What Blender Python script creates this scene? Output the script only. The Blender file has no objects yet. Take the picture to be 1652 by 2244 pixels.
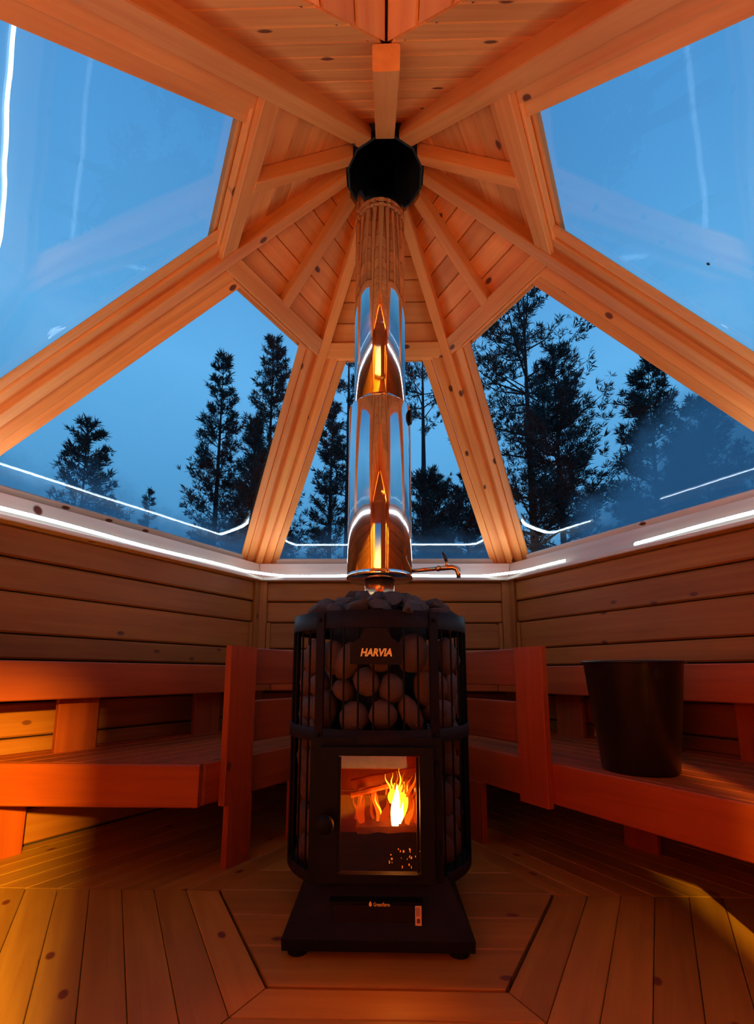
import bpy, bmesh, math, random
from mathutils import Matrix, Vector, noise
random.seed(7)
PI = math.pi
C = bpy.context.scene.collection
S = bpy.context.scene

# ------------------------------------------------------------------ camera, world, exposure
FPX, CX, CY = 1021.83, 817.44, 1310.93          # pixels of the 1652 x 2244 frame
PITCH, YAW, ROLL = 0.16, 0.0207, -0.0036
CAMP = Vector((-0.0089, -1.6479, 0.7028))
MC = Matrix.Rotation(YAW, 3, 'Z') @ Matrix.Rotation(PITCH, 3, 'X') @ Matrix.Rotation(ROLL, 3, 'Y')
cam = bpy.data.cameras.new('camera')
cam.sensor_fit = 'HORIZONTAL'; cam.sensor_width = 36.0
cam.lens = FPX / 1652 * 36
cam.shift_x = (826 - CX) / 1652; cam.shift_y = (CY - 1122) / 1652
cam.clip_start = 0.01; cam.clip_end = 500
camo = bpy.data.objects.new('camera', cam); C.objects.link(camo)
r_, f_, u_ = MC.col[0], MC.col[1], MC.col[2]
camo.matrix_world = Matrix.Translation(CAMP) @ Matrix((r_, u_, -f_)).transposed().to_4x4()
S.camera = camo
S.view_settings.view_transform = 'Standard'; S.view_settings.look = 'None'
S.view_settings.gamma = 1.0; S.view_settings.exposure = 0.0
try: S.cycles.caustics_reflective = False; S.cycles.caustics_refractive = False
except Exception: pass
try: S.view_settings.use_curve_mapping = False
except Exception: pass

W = bpy.data.worlds.new('dusk'); S.world = W; W.use_nodes = True
wn = W.node_tree; wn.nodes.clear()
wo = wn.nodes.new('ShaderNodeOutputWorld'); wb = wn.nodes.new('ShaderNodeBackground')
wt = wn.nodes.new('ShaderNodeTexCoord'); wsep = wn.nodes.new('ShaderNodeSeparateXYZ')
wr = wn.nodes.new('ShaderNodeValToRGB')
wn.links.new(wt.outputs['Generated'], wsep.inputs[0])
wnoise = wn.nodes.new('ShaderNodeTexNoise'); wnoise.inputs['Scale'].default_value = 1.6; wnoise.inputs['Detail'].default_value = 3
wn.links.new(wt.outputs['Generated'], wnoise.inputs['Vector'])
wm = wn.nodes.new('ShaderNodeMath'); wm.operation = 'MULTIPLY_ADD'; wm.inputs[1].default_value = 0.28
wn.links.new(wnoise.outputs['Fac'], wm.inputs[0]); wn.links.new(wsep.outputs['Z'], wm.inputs[2])
wn.links.new(wm.outputs[0], wr.inputs['Fac'])
e = wr.color_ramp.elements
e[0].position = 0.10; e[0].color = (0.030, 0.125, 0.25, 1)
e[1].position = 1.0; e[1].color = (0.045, 0.20, 0.46, 1)
a_ = wr.color_ramp.elements.new(0.42); a_.color = (0.055, 0.23, 0.44, 1)
a_ = wr.color_ramp.elements.new(0.70); a_.color = (0.105, 0.36, 0.66, 1)
wn.links.new(wr.outputs[0], wb.inputs['Color']); wb.inputs['Strength'].default_value = 1.38
wn.links.new(wb.outputs[0], wo.inputs[0])

# ------------------------------------------------------------------ helpers
WM = {}
def link(o, parent=None, M=None):
    C.objects.link(o)
    M = M or Matrix.Identity(4)
    if parent is not None:
        o.parent = parent; o.matrix_parent_inverse = WM[parent.name].inverted()
    o.matrix_basis = M; WM[o.name] = M
    return o
def tag(o, label=None, cat=None, group=None, kind=None):
    if label: o['label'] = label
    if cat: o['category'] = cat
    if group: o['group'] = group
    if kind: o['kind'] = kind
    return o
def mesh(name, vs, fs, mat=None, smooth=False):
    m = bpy.data.meshes.new(name); m.from_pydata([tuple(v) for v in vs], [], fs)
    bm = bmesh.new(); bm.from_mesh(m); bmesh.ops.recalc_face_normals(bm, faces=bm.faces); bm.to_mesh(m); bm.free()
    if mat: m.materials.append(mat)
    if smooth:
        for p in m.polygons: p.use_smooth = True
    return m
def add(name, me, parent=None, M=None):
    return link(bpy.data.objects.new(name, me), parent, M)
def empty(name, loc, rz=0, **k):
    o = bpy.data.objects.new(name, None); o.empty_display_size = .1
    link(o, None, Matrix.Translation(loc) @ Matrix.Rotation(rz, 4, 'Z')); tag(o, **k); return o
def frame(o, x, y, z):
    M = Matrix((Vector(x).normalized(), Vector(y).normalized(), Vector(z).normalized())).transposed().to_4x4()
    M.translation = Vector(o); return M
def rp(y0, y1, z0, z1, c=.003):
    return [(y0 + c, z0), (y1 - c, z0), (y1, z0 + c), (y1, z1 - c), (y1 - c, z1), (y0 + c, z1), (y0, z1 - c), (y0, z0 + c)]
def prism(name, prof, x0, x1, mat):
    f0 = x0 if callable(x0) else (lambda y, z: x0); f1 = x1 if callable(x1) else (lambda y, z: x1)
    n = len(prof)
    vs = [(f0(y, z), y, z) for y, z in prof] + [(f1(y, z), y, z) for y, z in prof]
    fs = [(i, (i + 1) % n, n + (i + 1) % n, n + i) for i in range(n)] + [tuple(range(n)), tuple(range(n, 2 * n))]
    return mesh(name, vs, fs, mat)
def lathe(prof, n=32, caps=True, a0=0, a1=2 * PI):
    full = abs(a1 - a0 - 2 * PI) < 1e-6; m = n if full else n + 1
    vs = []; fs = []
    for r, z in prof:
        for i in range(m):
            a = a0 + (a1 - a0) * i / n; vs.append((r * math.cos(a), r * math.sin(a), z))
    for j in range(len(prof) - 1):
        for i in range(n):
            k = (i + 1) % m
            fs.append((j * m + i, j * m + k, (j + 1) * m + k, (j + 1) * m + i))
    if caps and full:
        fs.append(tuple(range(m))); fs.append(tuple((len(prof) - 1) * m + i for i in range(m)))
    return vs, fs
def tube(pts, rad, n=8, closed=False, caps=True):
    pts = [Vector(p) for p in pts]; vs = []; fs = []; N = len(pts); up = None
    for i, p in enumerate(pts):
        if closed: d = pts[(i + 1) % N] - pts[i - 1]
        else: d = pts[min(i + 1, N - 1)] - pts[max(i - 1, 0)]
        d.normalize()
        if up is None: up = Vector((0, 0, 1)) if abs(d.z) < .9 else Vector((1, 0, 0))
        s = d.cross(up).normalized(); up = s.cross(d).normalized()
        r = rad[i] if isinstance(rad, (list, tuple)) else rad
        for k in range(n):
            a = 2 * PI * k / n; vs.append(p + (s * math.cos(a) + up * math.sin(a)) * r)
    for i in range(N if closed else N - 1):
        j = (i + 1) % N
        for k in range(n): fs.append((i * n + k, i * n + (k + 1) % n, j * n + (k + 1) % n, j * n + k))
    if caps and not closed: fs.append(tuple(range(n))); fs.append(tuple((N - 1) * n + k for k in range(n)))
    return vs, fs
def merge(parts):
    V = []; F = []
    for vs, fs in parts:
        o = len(V); V += [tuple(v) for v in vs]; F += [tuple(i + o for i in f) for f in fs]
    return V, F
def box(x0, x1, y0, y1, z0, z1):
    vs = [(x, y, z) for x in (x0, x1) for y in (y0, y1) for z in (z0, z1)]
    return vs, [(0, 1, 3, 2), (4, 6, 7, 5), (0, 4, 5, 1), (2, 3, 7, 6), (0, 2, 6, 4), (1, 5, 7, 3)]
def xf(vf, M): return [tuple(M @ Vector(v)) for v in vf[0]], vf[1]

# ------------------------------------------------------------------ materials
def new_mat(name):
    m = bpy.data.materials.new(name); m.use_nodes = True; nt = m.node_tree; nt.nodes.clear()
    out = nt.nodes.new('ShaderNodeOutputMaterial'); return m, nt, out
def N(nt, t, **k):
    n = nt.nodes.new(t)
    for a, v in k.items():
        if a == 'inp':
            for i, x in v.items(): n.inputs[i].default_value = x
        else: setattr(n, a, v)
    return n
def plain(name, col, rough=.5, metal=0, noise_amt=.15, scale=30, bump=0, spec=.5):
    m, nt, out = new_mat(name); b = N(nt, 'ShaderNodeBsdfPrincipled', inp={'Roughness': rough, 'Metallic': metal, 'Specular IOR Level': spec})
    tc = N(nt, 'ShaderNodeTexCoord'); ns = N(nt, 'ShaderNodeTexNoise', inp={'Scale': scale, 'Detail': 4})
    nt.links.new(tc.outputs['Object'], ns.inputs['Vector'])
    mx = N(nt, 'ShaderNodeMixRGB', blend_type='MIX')
    mx.inputs[1].default_value = (*[c * (1 - noise_amt) for c in col], 1); mx.inputs[2].default_value = (*[min(1, c * (1 + noise_amt)) for c in col], 1)
    nt.links.new(ns.outputs['Fac'], mx.inputs[0]); nt.links.new(mx.outputs[0], b.inputs['Base Color'])
    if bump:
        bp = N(nt, 'ShaderNodeBump', inp={'Strength': bump, 'Distance': .01}); nt.links.new(ns.outputs['Fac'], bp.inputs['Height']); nt.links.new(bp.outputs[0], b.inputs['Normal'])
    nt.links.new(b.outputs[0], out.inputs[0]); return m
def emit(name, col, s):
    m, nt, out = new_mat(name); b = N(nt, 'ShaderNodeEmission', inp={'Color': (*col, 1), 'Strength': s}); nt.links.new(b.outputs[0], out.inputs[0]); return m
def wood(name, light, dark, knot=(.16, .035, .010), rough=.5, knots=.17):
    m, nt, out = new_mat(name); L = nt.links.new
    b = N(nt, 'ShaderNodeBsdfPrincipled', inp={'Roughness': rough}); b.inputs['Specular IOR Level'].default_value = .25
    tc = N(nt, 'ShaderNodeTexCoord'); oi = N(nt, 'ShaderNodeObjectInfo')
    mu = N(nt, 'ShaderNodeMath', operation='MULTIPLY', inp={1: 43.0}); L(oi.outputs['Random'], mu.inputs[0])
    cb = N(nt, 'ShaderNodeCombineXYZ'); L(mu.outputs[0], cb.inputs[0]); L(mu.outputs[0], cb.inputs[1])
    ad = N(nt, 'ShaderNodeVectorMath', operation='ADD'); L(tc.outputs['Object'], ad.inputs[0]); L(cb.outputs[0], ad.inputs[1])
    # knots: sparse dark ovals, grain bends round them
    sk = N(nt, 'ShaderNodeVectorMath', operation='MULTIPLY', inp={1: (5.0, 9.0, 5.0)}); L(ad.outputs[0], sk.inputs[0])
    vo = N(nt, 'ShaderNodeTexVoronoi', inp={'Scale': 1.0, 'Randomness': 1.0}, voronoi_dimensions='2D'); L(sk.outputs[0], vo.inputs['Vector'])
    kr = N(nt, 'ShaderNodeMapRange', inp={1: .07, 2: .11, 3: 1.0, 4: 0.0}); L(vo.outputs['Distance'], kr.inputs[0])
    sc = N(nt, 'ShaderNodeSeparateColor'); L(vo.outputs['Color'], sc.inputs[0])
    gt = N(nt, 'ShaderNodeMath', operation='LESS_THAN', inp={1: knots}); L(sc.outputs[0], gt.inputs[0])
    km = N(nt, 'ShaderNodeMath', operation='MULTIPLY'); L(kr.outputs[0], km.inputs[0]); L(gt.outputs[0], km.inputs[1])
    # grain
    sg = N(nt, 'ShaderNodeVectorMath', operation='MULTIPLY', inp={1: (1.3, 26.0, 26.0)}); L(ad.outputs[0], sg.inputs[0])
    ng = N(nt, 'ShaderNodeTexNoise', inp={'Scale': 1.0, 'Detail': 5, 'Roughness': .6, 'Distortion': .6}); L(sg.outputs[0], ng.inputs['Vector'])
    nb = N(nt, 'ShaderNodeTexNoise', inp={'Scale': 2.2, 'Detail': 2}); L(ad.outputs[0], nb.inputs['Vector'])
    g2 = N(nt, 'ShaderNodeMath', operation='MULTIPLY_ADD', inp={1: .45}); L(nb.outputs['Fac'], g2.inputs[0])
    g3 = N(nt, 'ShaderNodeMath', operation='MULTIPLY', inp={1: .75}); L(ng.outputs['Fac'], g3.inputs[0]); L(g3.outputs[0], g2.inputs[2])
    rm = N(nt, 'ShaderNodeValToRGB'); L(g2.outputs[0], rm.inputs[0])
    rm.color_ramp.elements[0].position = .35; rm.color_ramp.elements[0].color = (*dark, 1)
    rm.color_ramp.elements[1].position = .78; rm.color_ramp.elements[1].color = (*light, 1)
    va = N(nt, 'ShaderNodeMapRange', inp={1: 0, 2: 1, 3: .8, 4: 1.12}); L(oi.outputs['Random'], va.inputs[0])
    hv = N(nt, 'ShaderNodeHueSaturation'); L(va.outputs[0], hv.inputs['Value']); L(rm.outputs[0], hv.inputs['Color'])
    mx = N(nt, 'ShaderNodeMixRGB'); mx.inputs[2].default_value = (*knot, 1)
    L(km.outputs[0], mx.inputs[0]); L(hv.outputs[0], mx.inputs[1]); L(mx.outputs[0], b.inputs['Base Color'])
    bp = N(nt, 'ShaderNodeBump', inp={'Strength': .12, 'Distance': .004}); L(g2.outputs[0], bp.inputs['Height']); L(bp.outputs[0], b.inputs['Normal'])
    L(b.outputs[0], out.inputs[0]); return m
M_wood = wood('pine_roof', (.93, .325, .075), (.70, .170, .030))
M_sill = wood('led_glow_pine_sill', (.90, .68, .55), (.80, .54, .38), rough=.45)  # pine paled in its colour to stand for the strip's overexposed glow
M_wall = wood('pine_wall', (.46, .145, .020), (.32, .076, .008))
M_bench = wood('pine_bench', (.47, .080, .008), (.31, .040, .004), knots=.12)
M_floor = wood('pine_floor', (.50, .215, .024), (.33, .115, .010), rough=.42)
M_sheath = plain('roof_sheathing', (.10, .05, .02), .9)
M_black = plain('black_stove_steel', (.005, .004, .004), .55, 0, .3, 60, 0, .12)
M_soot = plain('soot_black', (.006, .005, .005), .8)
M_iron = plain('warm_black_steel', (.011, .005, .004), .6, 0, .2, 60, 0, .12)
M_steel = plain('polished_steel', (.80, .78, .77), .07, 1, .02, 8)
M_brass = plain('copper_brass', (.75, .38, .17), .25, 1, .1, 20)
M_rubber = plain('black_plastic', (.01, .01, .01), .4)
M_stone = plain('stove_stone', (.105, .050, .030), .6, 0, .5, 14, .4, .3)
M_stone2 = plain('split_stone', (.070, .058, .055), .85, 0, .5, 18, .5, .2)
M_bucket = plain('dark_metal_bucket', (.030, .018, .012), .28, .6, .2, 12)
M_brick = plain('firebrick', (.42, .10, .03), .9, 0, .5, 18, .5)
M_log = plain('charred_log', (.30, .09, .025), .9, 0, .6, 30, .6)
M_led = emit('led_light', (.58, .86, 1.0), 6.5); M_led2 = emit('led_upward', (.66, .83, 1.0), 72.0)
M_bark = plain('pine_bark', (.020, .014, .011), .9, 0, .4, 8)
M_needle = plain('pine_needles', (.014, .024, .020), .8, 0, .4, 3)
M_snow = plain('snow_ground', (.5, .55, .6), .9, 0, .1, .5)
M_logo = plain('logo_yellow', (1.0, .62, .14), .5)
M_stick = plain('paper_sticker', (.75, .45, .2), .6)
M_ink = plain('sticker_ink', (.12, .04, .02), .6)
def glass_mat(name, fog):
    m, nt, out = new_mat(name); L = nt.links.new
    tr = N(nt, 'ShaderNodeBsdfTransparent', inp={'Color': (.95, .98, 1, 1)}); gl = N(nt, 'ShaderNodeBsdfGlossy', inp={'Roughness': .0})
    fr = N(nt, 'ShaderNodeFresnel', inp={'IOR': 1.5}); mx = N(nt, 'ShaderNodeMixShader')
    tc = N(nt, 'ShaderNodeTexCoord')
    nz = N(nt, 'ShaderNodeTexNoise', inp={'Scale': 2.5, 'Detail': 1}); L(tc.outputs['Object'], nz.inputs['Vector'])
    bp = N(nt, 'ShaderNodeBump', inp={'Strength': .25, 'Distance': .01}); L(nz.outputs['Fac'], bp.inputs['Height'])
    L(bp.outputs[0], gl.inputs['Normal'])
    ge = N(nt, 'ShaderNodeNewGeometry'); io = N(nt, 'ShaderNodeMapRange', inp={1: 0, 2: 1, 3: 1.5, 4: 1 / 1.5}); L(ge.outputs['Backfacing'], io.inputs[0]); L(io.outputs[0], fr.inputs['IOR'])
    L(fr.outputs[0], mx.inputs[0]); L(tr.outputs[0], mx.inputs[1]); L(gl.outputs[0], mx.inputs[2])
    if fog:   # condensation creeping up from the lower edge of the pane (object Y runs down the pane)
        sp = N(nt, 'ShaderNodeSeparateXYZ'); L(tc.outputs['Object'], sp.inputs[0])
        n2 = N(nt, 'ShaderNodeTexNoise', inp={'Scale': 3.0, 'Detail': 6, 'Roughness': .65}); L(tc.outputs['Object'], n2.inputs['Vector'])
        ma = N(nt, 'ShaderNodeMath', operation='MULTIPLY_ADD', inp={1: fog[2]}); L(n2.outputs['Fac'], ma.inputs[0]); L(sp.outputs['Y'], ma.inputs[2])
        if fog[3]:
            mb = N(nt, 'ShaderNodeMath', operation='MULTIPLY_ADD', inp={1: fog[3]}); L(sp.outputs['X'], mb.inputs[0]); L(ma.outputs[0], mb.inputs[2]); ma = mb
        mr = N(nt, 'ShaderNodeMapRange', inp={1: fog[0], 2: fog[1], 3: 0.0, 4: fog[4]}); mr.interpolation_type = 'SMOOTHSTEP'; L(ma.outputs[0], mr.inputs[0])
        di = N(nt, 'ShaderNodeBsdfTranslucent', inp={'Color': (.36, .43, .50, 1)}); m2 = N(nt, 'ShaderNodeMixShader')
        L(mr.outputs[0], m2.inputs[0]); L(mx.outputs[0], m2.inputs[1]); L(di.outputs[0], m2.inputs[2]); mx = m2
    L(mx.outputs[0], out.inputs[0]); return m
M_glass = glass_mat('window_glass', None)
M_glass_fog_halo = glass_mat('window_glass_misted_halo', (2.05, 2.35, .35, 0, .45))  # mist that also paints the strip's reflected halo on the left pane
M_glass_fog2 = glass_mat('window_glass_misted_right', (1.95, 2.25, .40, -.55, .60))
def fire_glass():
    m, nt, out = new_mat('stove_door_glass'); L = nt.links.new
    tr = N(nt, 'ShaderNodeBsdfTransparent', inp={'Color': (.9, .72, .5, 1)}); gl = N(nt, 'ShaderNodeBsdfGlossy', inp={'Roughness': .02})
    fr = N(nt, 'ShaderNodeFresnel', inp={'IOR': 1.5}); mx = N(nt, 'ShaderNodeMixShader')
    ge = N(nt, 'ShaderNodeNewGeometry'); io = N(nt, 'ShaderNodeMapRange', inp={1: 0, 2: 1, 3: 1.5, 4: 1 / 1.5}); L(ge.outputs['Backfacing'], io.inputs[0]); L(io.outputs[0], fr.inputs['IOR'])
    L(fr.outputs[0], mx.inputs[0]); L(tr.outputs[0], mx.inputs[1]); L(gl.outputs[0], mx.inputs[2]); L(mx.outputs[0], out.inputs[0]); return m
M_fglass = fire_glass()

# ------------------------------------------------------------------ hut geometry
T30 = math.tan(PI / 6); AW = 1.47                       # wall apothem
AP = 2.949; SL = math.radians(43.05); cS, sS = math.cos(SL), math.sin(SL); TP = T30 * cS
def nvec(k): a = PI / 2 + k * PI / 3; return Vector((math.cos(a), math.sin(a), 0))
def tvec(k): a = k * PI / 3; return Vector((math.cos(a), math.sin(a), 0))
SIDE = {0: 'back', 1: 'back_left', 2: 'front_left', 3: 'front', 4: 'front_right', 5: 'back_right'}
SAY = {0: 'back', 1: 'back left', 2: 'front left', 3: 'front', 4: 'front right', 5: 'back right'}
def wallM(k, a=AW): return frame(nvec(k) * a, tvec(k), (0, 0, 1), -nvec(k))
def secM(k, z=0): return frame((0, 0, z), tvec(k), nvec(k), (0, 0, 1))
def facM(k):
    n = nvec(k); return frame((0, 0, AP), -tvec(k), n * cS + Vector((0, 0, -sS)), -(n * sS + Vector((0, 0, cS))))

# floor ------------------------------------------------------------
fl = add('floor', mesh('floor', *merge([box(-1.75, 1.75, -2.0, 1.62, -.10, -.026)]), M_sheath)); tag(fl, 'dark plank floor of the hut with a hexagonal centre', 'floor', kind='structure')
HS = .540
for k in range(6):
    M = secM(k); a = HS * math.cos(PI / 6) + .004; i = 0
    while a < 1.44:
        w = .0925 if i else .0925
        b = min(a + w, 1.46)
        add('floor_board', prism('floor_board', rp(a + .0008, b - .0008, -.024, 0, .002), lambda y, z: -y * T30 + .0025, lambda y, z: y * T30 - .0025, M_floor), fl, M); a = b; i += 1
hh = HS * math.cos(PI / 6); nb_ = 3
for s in (-1, 1):
    for i in range(nb_):
        y0 = hh * i / nb_; y1 = hh * (i + 1) / nb_
        if s < 0: y0, y1 = -y1, -y0
        add('floor_board', prism('centre_board', rp(y0 + .0008, y1 - .0008, -.024, .003, .002), lambda y, z: -(HS - abs(y) * T30) + .003, lambda y, z: (HS - abs(y) * T30) - .003, M_floor), fl)
for i in range(5):
    y0 = -1.46 - .098 * (i + 1)
    add('floor_board', prism('floor_board', rp(y0 + .001, y0 + .097, -.024, 0, .002), -.84, .84, M_floor), fl)

# walls ------------------------------------------------------------
SEAMS = [0, .145, .29, .435, .58, .755, .862, 1.038, 1.181, 1.316]
walls = {}
for k in (0, 1, 2, 4, 5):
    M = wallM(k); L0 = AW * T30
    back = mesh('wall', *box(-L0 - .04, L0 + .04, -.09, 1.33, -.075, -.034), M_sheath)
    wl = add('wall_' + SIDE[k], back, None, M); tag(wl, 'horizontal pine plank wall on the %s side of the hut' % SAY[k], 'wall', kind='structure'); walls[k] = wl
    for i in range(len(SEAMS) - 1):
        z0, z1 = SEAMS[i], SEAMS[i + 1]
        pr = .010 if z1 < .87 else 0
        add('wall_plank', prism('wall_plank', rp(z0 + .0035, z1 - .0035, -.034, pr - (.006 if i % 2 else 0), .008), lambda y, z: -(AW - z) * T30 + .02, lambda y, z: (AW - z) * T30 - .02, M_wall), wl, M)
    for s in (-1, 1):    # corner posts, with a slimmer strip beside them on the lower planks
        x1 = s * (AW * T30 - .006)
        xa, xb = sorted((x1 - s * .050, x1))
        V = frame(M.translation, (0, 0, 1), -tvec(k), -nvec(k))
        add('corner_post', prism('corner_post', rp(-xb, -xa, -.005, .022, .003), 0, 1.316, M_wall), wl, V)
        xa, xb = sorted((x1 - s * .078, x1 - s * .052))
        add('corner_strip', prism('corner_strip', rp(-xb, -xa, -.005, .014, .003), .76, 1.036, M_wall), wl, V)
# entrance bay: side cheeks, gable wall, door and openings added to shape lantern light
for s, nm in ((-1, 'left'), (1, 'right')):
    M = frame((s * .85, 0, 0), (0, 1, 0), (0, 0, 1), (1, 0, 0))
    wl = add('wall_entrance_' + nm, mesh('cheek', *box(-2.95, -1.47, 0, 1.56, *sorted((s * .036, s * .06))), M_sheath), None, M); tag(wl, 'lengthened plank cheek wall on the %s of the entrance' % nm, 'wall', kind='structure')  # cheeks extended outwards to keep lantern light off the trees
    for i in range(10):
        add('wall_plank', prism('wall_plank', rp(i * .155 + .003, i * .155 + .152, *sorted((0, s * .034)), .006), -2.95, -1.47, M_wall), wl, M)
YF = -1.95
wf = add('wall_front', mesh('gable', *merge([box(-.92, -.80, YF - .03, YF, 0, 1.62), box(.80, .92, YF - .03, YF, 0, 1.62), box(.14, .18, YF - .04, YF + .01, 0, 1.80), box(.62, .66, YF - .04, YF + .01, 0, 1.80), box(-.80, .14, YF - .03, YF, 0, .10), box(.66, .80, YF - .03, YF, 0, .10), box(.66, .74, YF - .03, YF, .10, 1.12), box(.66, .80, YF - .03, YF, 1.12, 1.45), box(-.80, .14, YF - .03, YF, 1.12, 1.45)]), M_wall)); tag(wf, 'entrance wall of planks under the gable behind the viewer', 'wall', kind='structure')
for i in range(8):
    z0 = 1.45 + i * .11; hw = min(.92, (2.311 - z0 - .02) / .88)
    if hw < .06: break
    hw2 = max(.03, (2.311 - z0 - .13) / .88); z1 = z0 + .106
    for xa, xb in ([(-hw, .14), (.66, hw)] if z0 < 1.75 else [(-hw, hw)]):
        if xb - xa < .05: continue
        vs, fs = box(xa, xb, YF - .03, YF, z0, z1)
        vs = [((max(-hw2, min(hw2, x)) if z > z0 + .01 else x), y, z) for x, y, z in vs]
        add('wall_plank', mesh('wall_plank', vs, fs, M_wall), wf)
dr = add('door_blocker', mesh('door', *box(.18, .62, YF - .035, YF - .012, .02, 1.76), M_wall)); tag(dr, 'plank door leaf added behind the viewer to block lantern light', 'door', kind='structure')  # unseen leaf added so its edge casts the shadow across the floor
for i in range(4): add('blocker_board', prism('blocker_board', rp(.182 + i * .109, .182 + i * .109 + .106, 0, .014, .003), .02, 1.76, M_wall), dr, frame((0, YF - .012, 0), (0, 0, 1), (1, 0, 0), (0, 1, 0)))
hv, hf = tube([(.24, YF, .92), (.24, YF + .05, .92), (.24, YF + .05, 1.12), (.24, YF, 1.12)], .010, 8); add('handle', mesh('handle', hv, hf, M_black, True), dr)
for n_, (xa, xb) in ((6, (-.80, .14)), (7, (.74, .80))):
    zt_ = 1.09
    w_ = add('window_%d' % n_, mesh('light_opening_frame', *merge([box(xa, xb, YF - .02, YF + .008, .10, .13), box(xa, xb, YF - .02, YF + .008, zt_, zt_ + .03)]), M_wall)); tag(w_, 'glazed opening added %s of the entrance door for the lantern light' % ('left' if n_ == 6 else 'right'), 'window', kind='structure')  # unseen openings, added and sized to let lantern light in at the sides
    add('pane', mesh('pane', *box(xa, xb, YF - .012, YF - .008, .13, zt_), M_glass), w_)

# ceiling: sheathing, planks, rafters --------------------------------
AV, ZV, DW, DS = .684, 2.311, 1.066, .88               # entrance gable: valley start, ridge height, plan slope, roof slope
vv = []; ff = []
for k in range(6):
    F = facM(k)
    for v0, v1 in ((.215, .86 if k == 3 else .825),):
        q = [(-v0 * TP, v0), (v0 * TP, v0), (v1 * TP, v1), (-v1 * TP, v1)]
        o = len(vv); vv += [F @ Vector((u, v, -.024)) for u, v in q] + [F @ Vector((u, v, -.045)) for u, v in q]
        ff += [tuple(o + i for i in f) for f in ((0, 1, 2, 3), (4, 5, 6, 7), (0, 1, 5, 4), (1, 2, 6, 5), (2, 3, 7, 6), (3, 0, 4, 7))]
    if k == 3:
        v1 = 1.49 / cS; v0 = AV / cS
        for s in (-1, 1):
            q = [(0, .80), (s * .80 * TP, .80), (s * v1 * TP, v1), (0, v0)]
            o = len(vv); vv += [F @ Vector((u, v, -.024)) for u, v in q] + [F @ Vector((u, v, -.045)) for u, v in q]
            ff += [tuple(o + i for i in f) for f in ((0, 1, 2, 3), (4, 5, 6, 7), (0, 1, 5, 4), (1, 2, 6, 5), (2, 3, 7, 6), (3, 0, 4, 7))]
for s in (-1, 1):
    q = [(0, -AV + .03), (0, -3.0), (s * .98, -3.0), (s * .98, -AV - .98 / DW + .03)]
    o = len(vv); vv += [Vector((x, y, ZV - DS * abs(x) + .028)) for x, y in q] + [Vector((x, y, ZV - DS * abs(x) + .05)) for x, y in q]
    ff += [tuple(o + i for i in f) for f in ((0, 1, 2, 3), (4, 5, 6, 7), (0, 1, 5, 4), (1, 2, 6, 5), (2, 3, 7, 6), (3, 0, 4, 7))]
ce = add('ceiling', mesh('roof_sheathing', vv, ff, M_sheath)); tag(ce, 'pine board ceiling of the six-sided pyramid roof', 'ceiling', kind='structure')
for k in range(6):
    F = facM(k); v = .222
    while v < .80:
        w = .092; b = v + w
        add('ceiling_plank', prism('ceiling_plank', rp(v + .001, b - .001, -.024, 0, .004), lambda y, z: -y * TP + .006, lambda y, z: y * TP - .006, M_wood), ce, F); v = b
    if k == 3:
        while v < 1.49 / cS:
            b = v + .092; val = lambda y: max(0, (y * cS - AV) * DW)
            for s in (-1, 1):
                if val(b) > b * TP - .01: continue
                lo = (lambda y, z, s=s: min(s * (val(y) + .002), s * (y * TP - .006))) if s > 0 else (lambda y, z: -(y * TP - .006))
                hi = (lambda y, z: y * TP - .006) if s > 0 else (lambda y, z: -(val(y) + .002))
                add('ceiling_plank', prism('ceiling_plank', rp(v + .001, b - .001, -.024, 0, .004), lo, hi, M_wood), ce, F)
            v = b
for s in (-1, 1):      # underside of the entrance gable roof
    th = math.atan(DS); M = frame((0, 0, ZV), (0, -1, 0), (s * math.cos(th), 0, -math.sin(th)), Vector((0, -1, 0)).cross(Vector((s * math.cos(th), 0, -math.sin(th)))))
    sg = 1 if M.col[2][2] < 0 else -1
    for i in range(12):
        y0 = i * .098; y1 = y0 + .096
        if y1 * math.cos(th) > .98: break
        add('ceiling_plank', prism('ceiling_plank', rp(y0 + .001, y1, *sorted((0, -sg * .024)), .004), lambda y, z: AV + y * math.cos(th) / DW + .004, 2.95, M_wood), ce, M)
# corner rafters and mid rafters
HP = sS / cS * math.cos(PI / 6)
for k in range(6):
    a = PI / 3 * k; d = Vector((math.cos(a), math.sin(a), 0))
    x = Vector((d.x, d.y, -HP)).normalized(); y = Vector((-d.y, d.x, 0)); z = x.cross(y)
    M = frame((0, 0, AP), x, y, z); ln = math.sqrt(1 + HP * HP); dep = .080 / ln
    w = .0225 if k < 4 else .0255
    if k in (4, 5): w = .030
    add('corner_rafter', prism('corner_rafter', rp(-w, w, -dep, .045, .003), lambda y, z: .160 * ln - HP * z, 1.86 * ln, M_wood), ce, M)
for k in range(6):
    F = facM(k); V = frame(F.translation, F.col[1].xyz, -F.col[0].xyz, F.col[2].xyz)
    w = .0225 if k != 3 else .036
    add('mid_rafter', prism('mid_rafter', rp(-w, w, 0.001, .050, .003), lambda y, z: (.160 + z * sS) / cS, .772 if k != 3 else AV / cS + .01, M_wood), ce, V)
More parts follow.
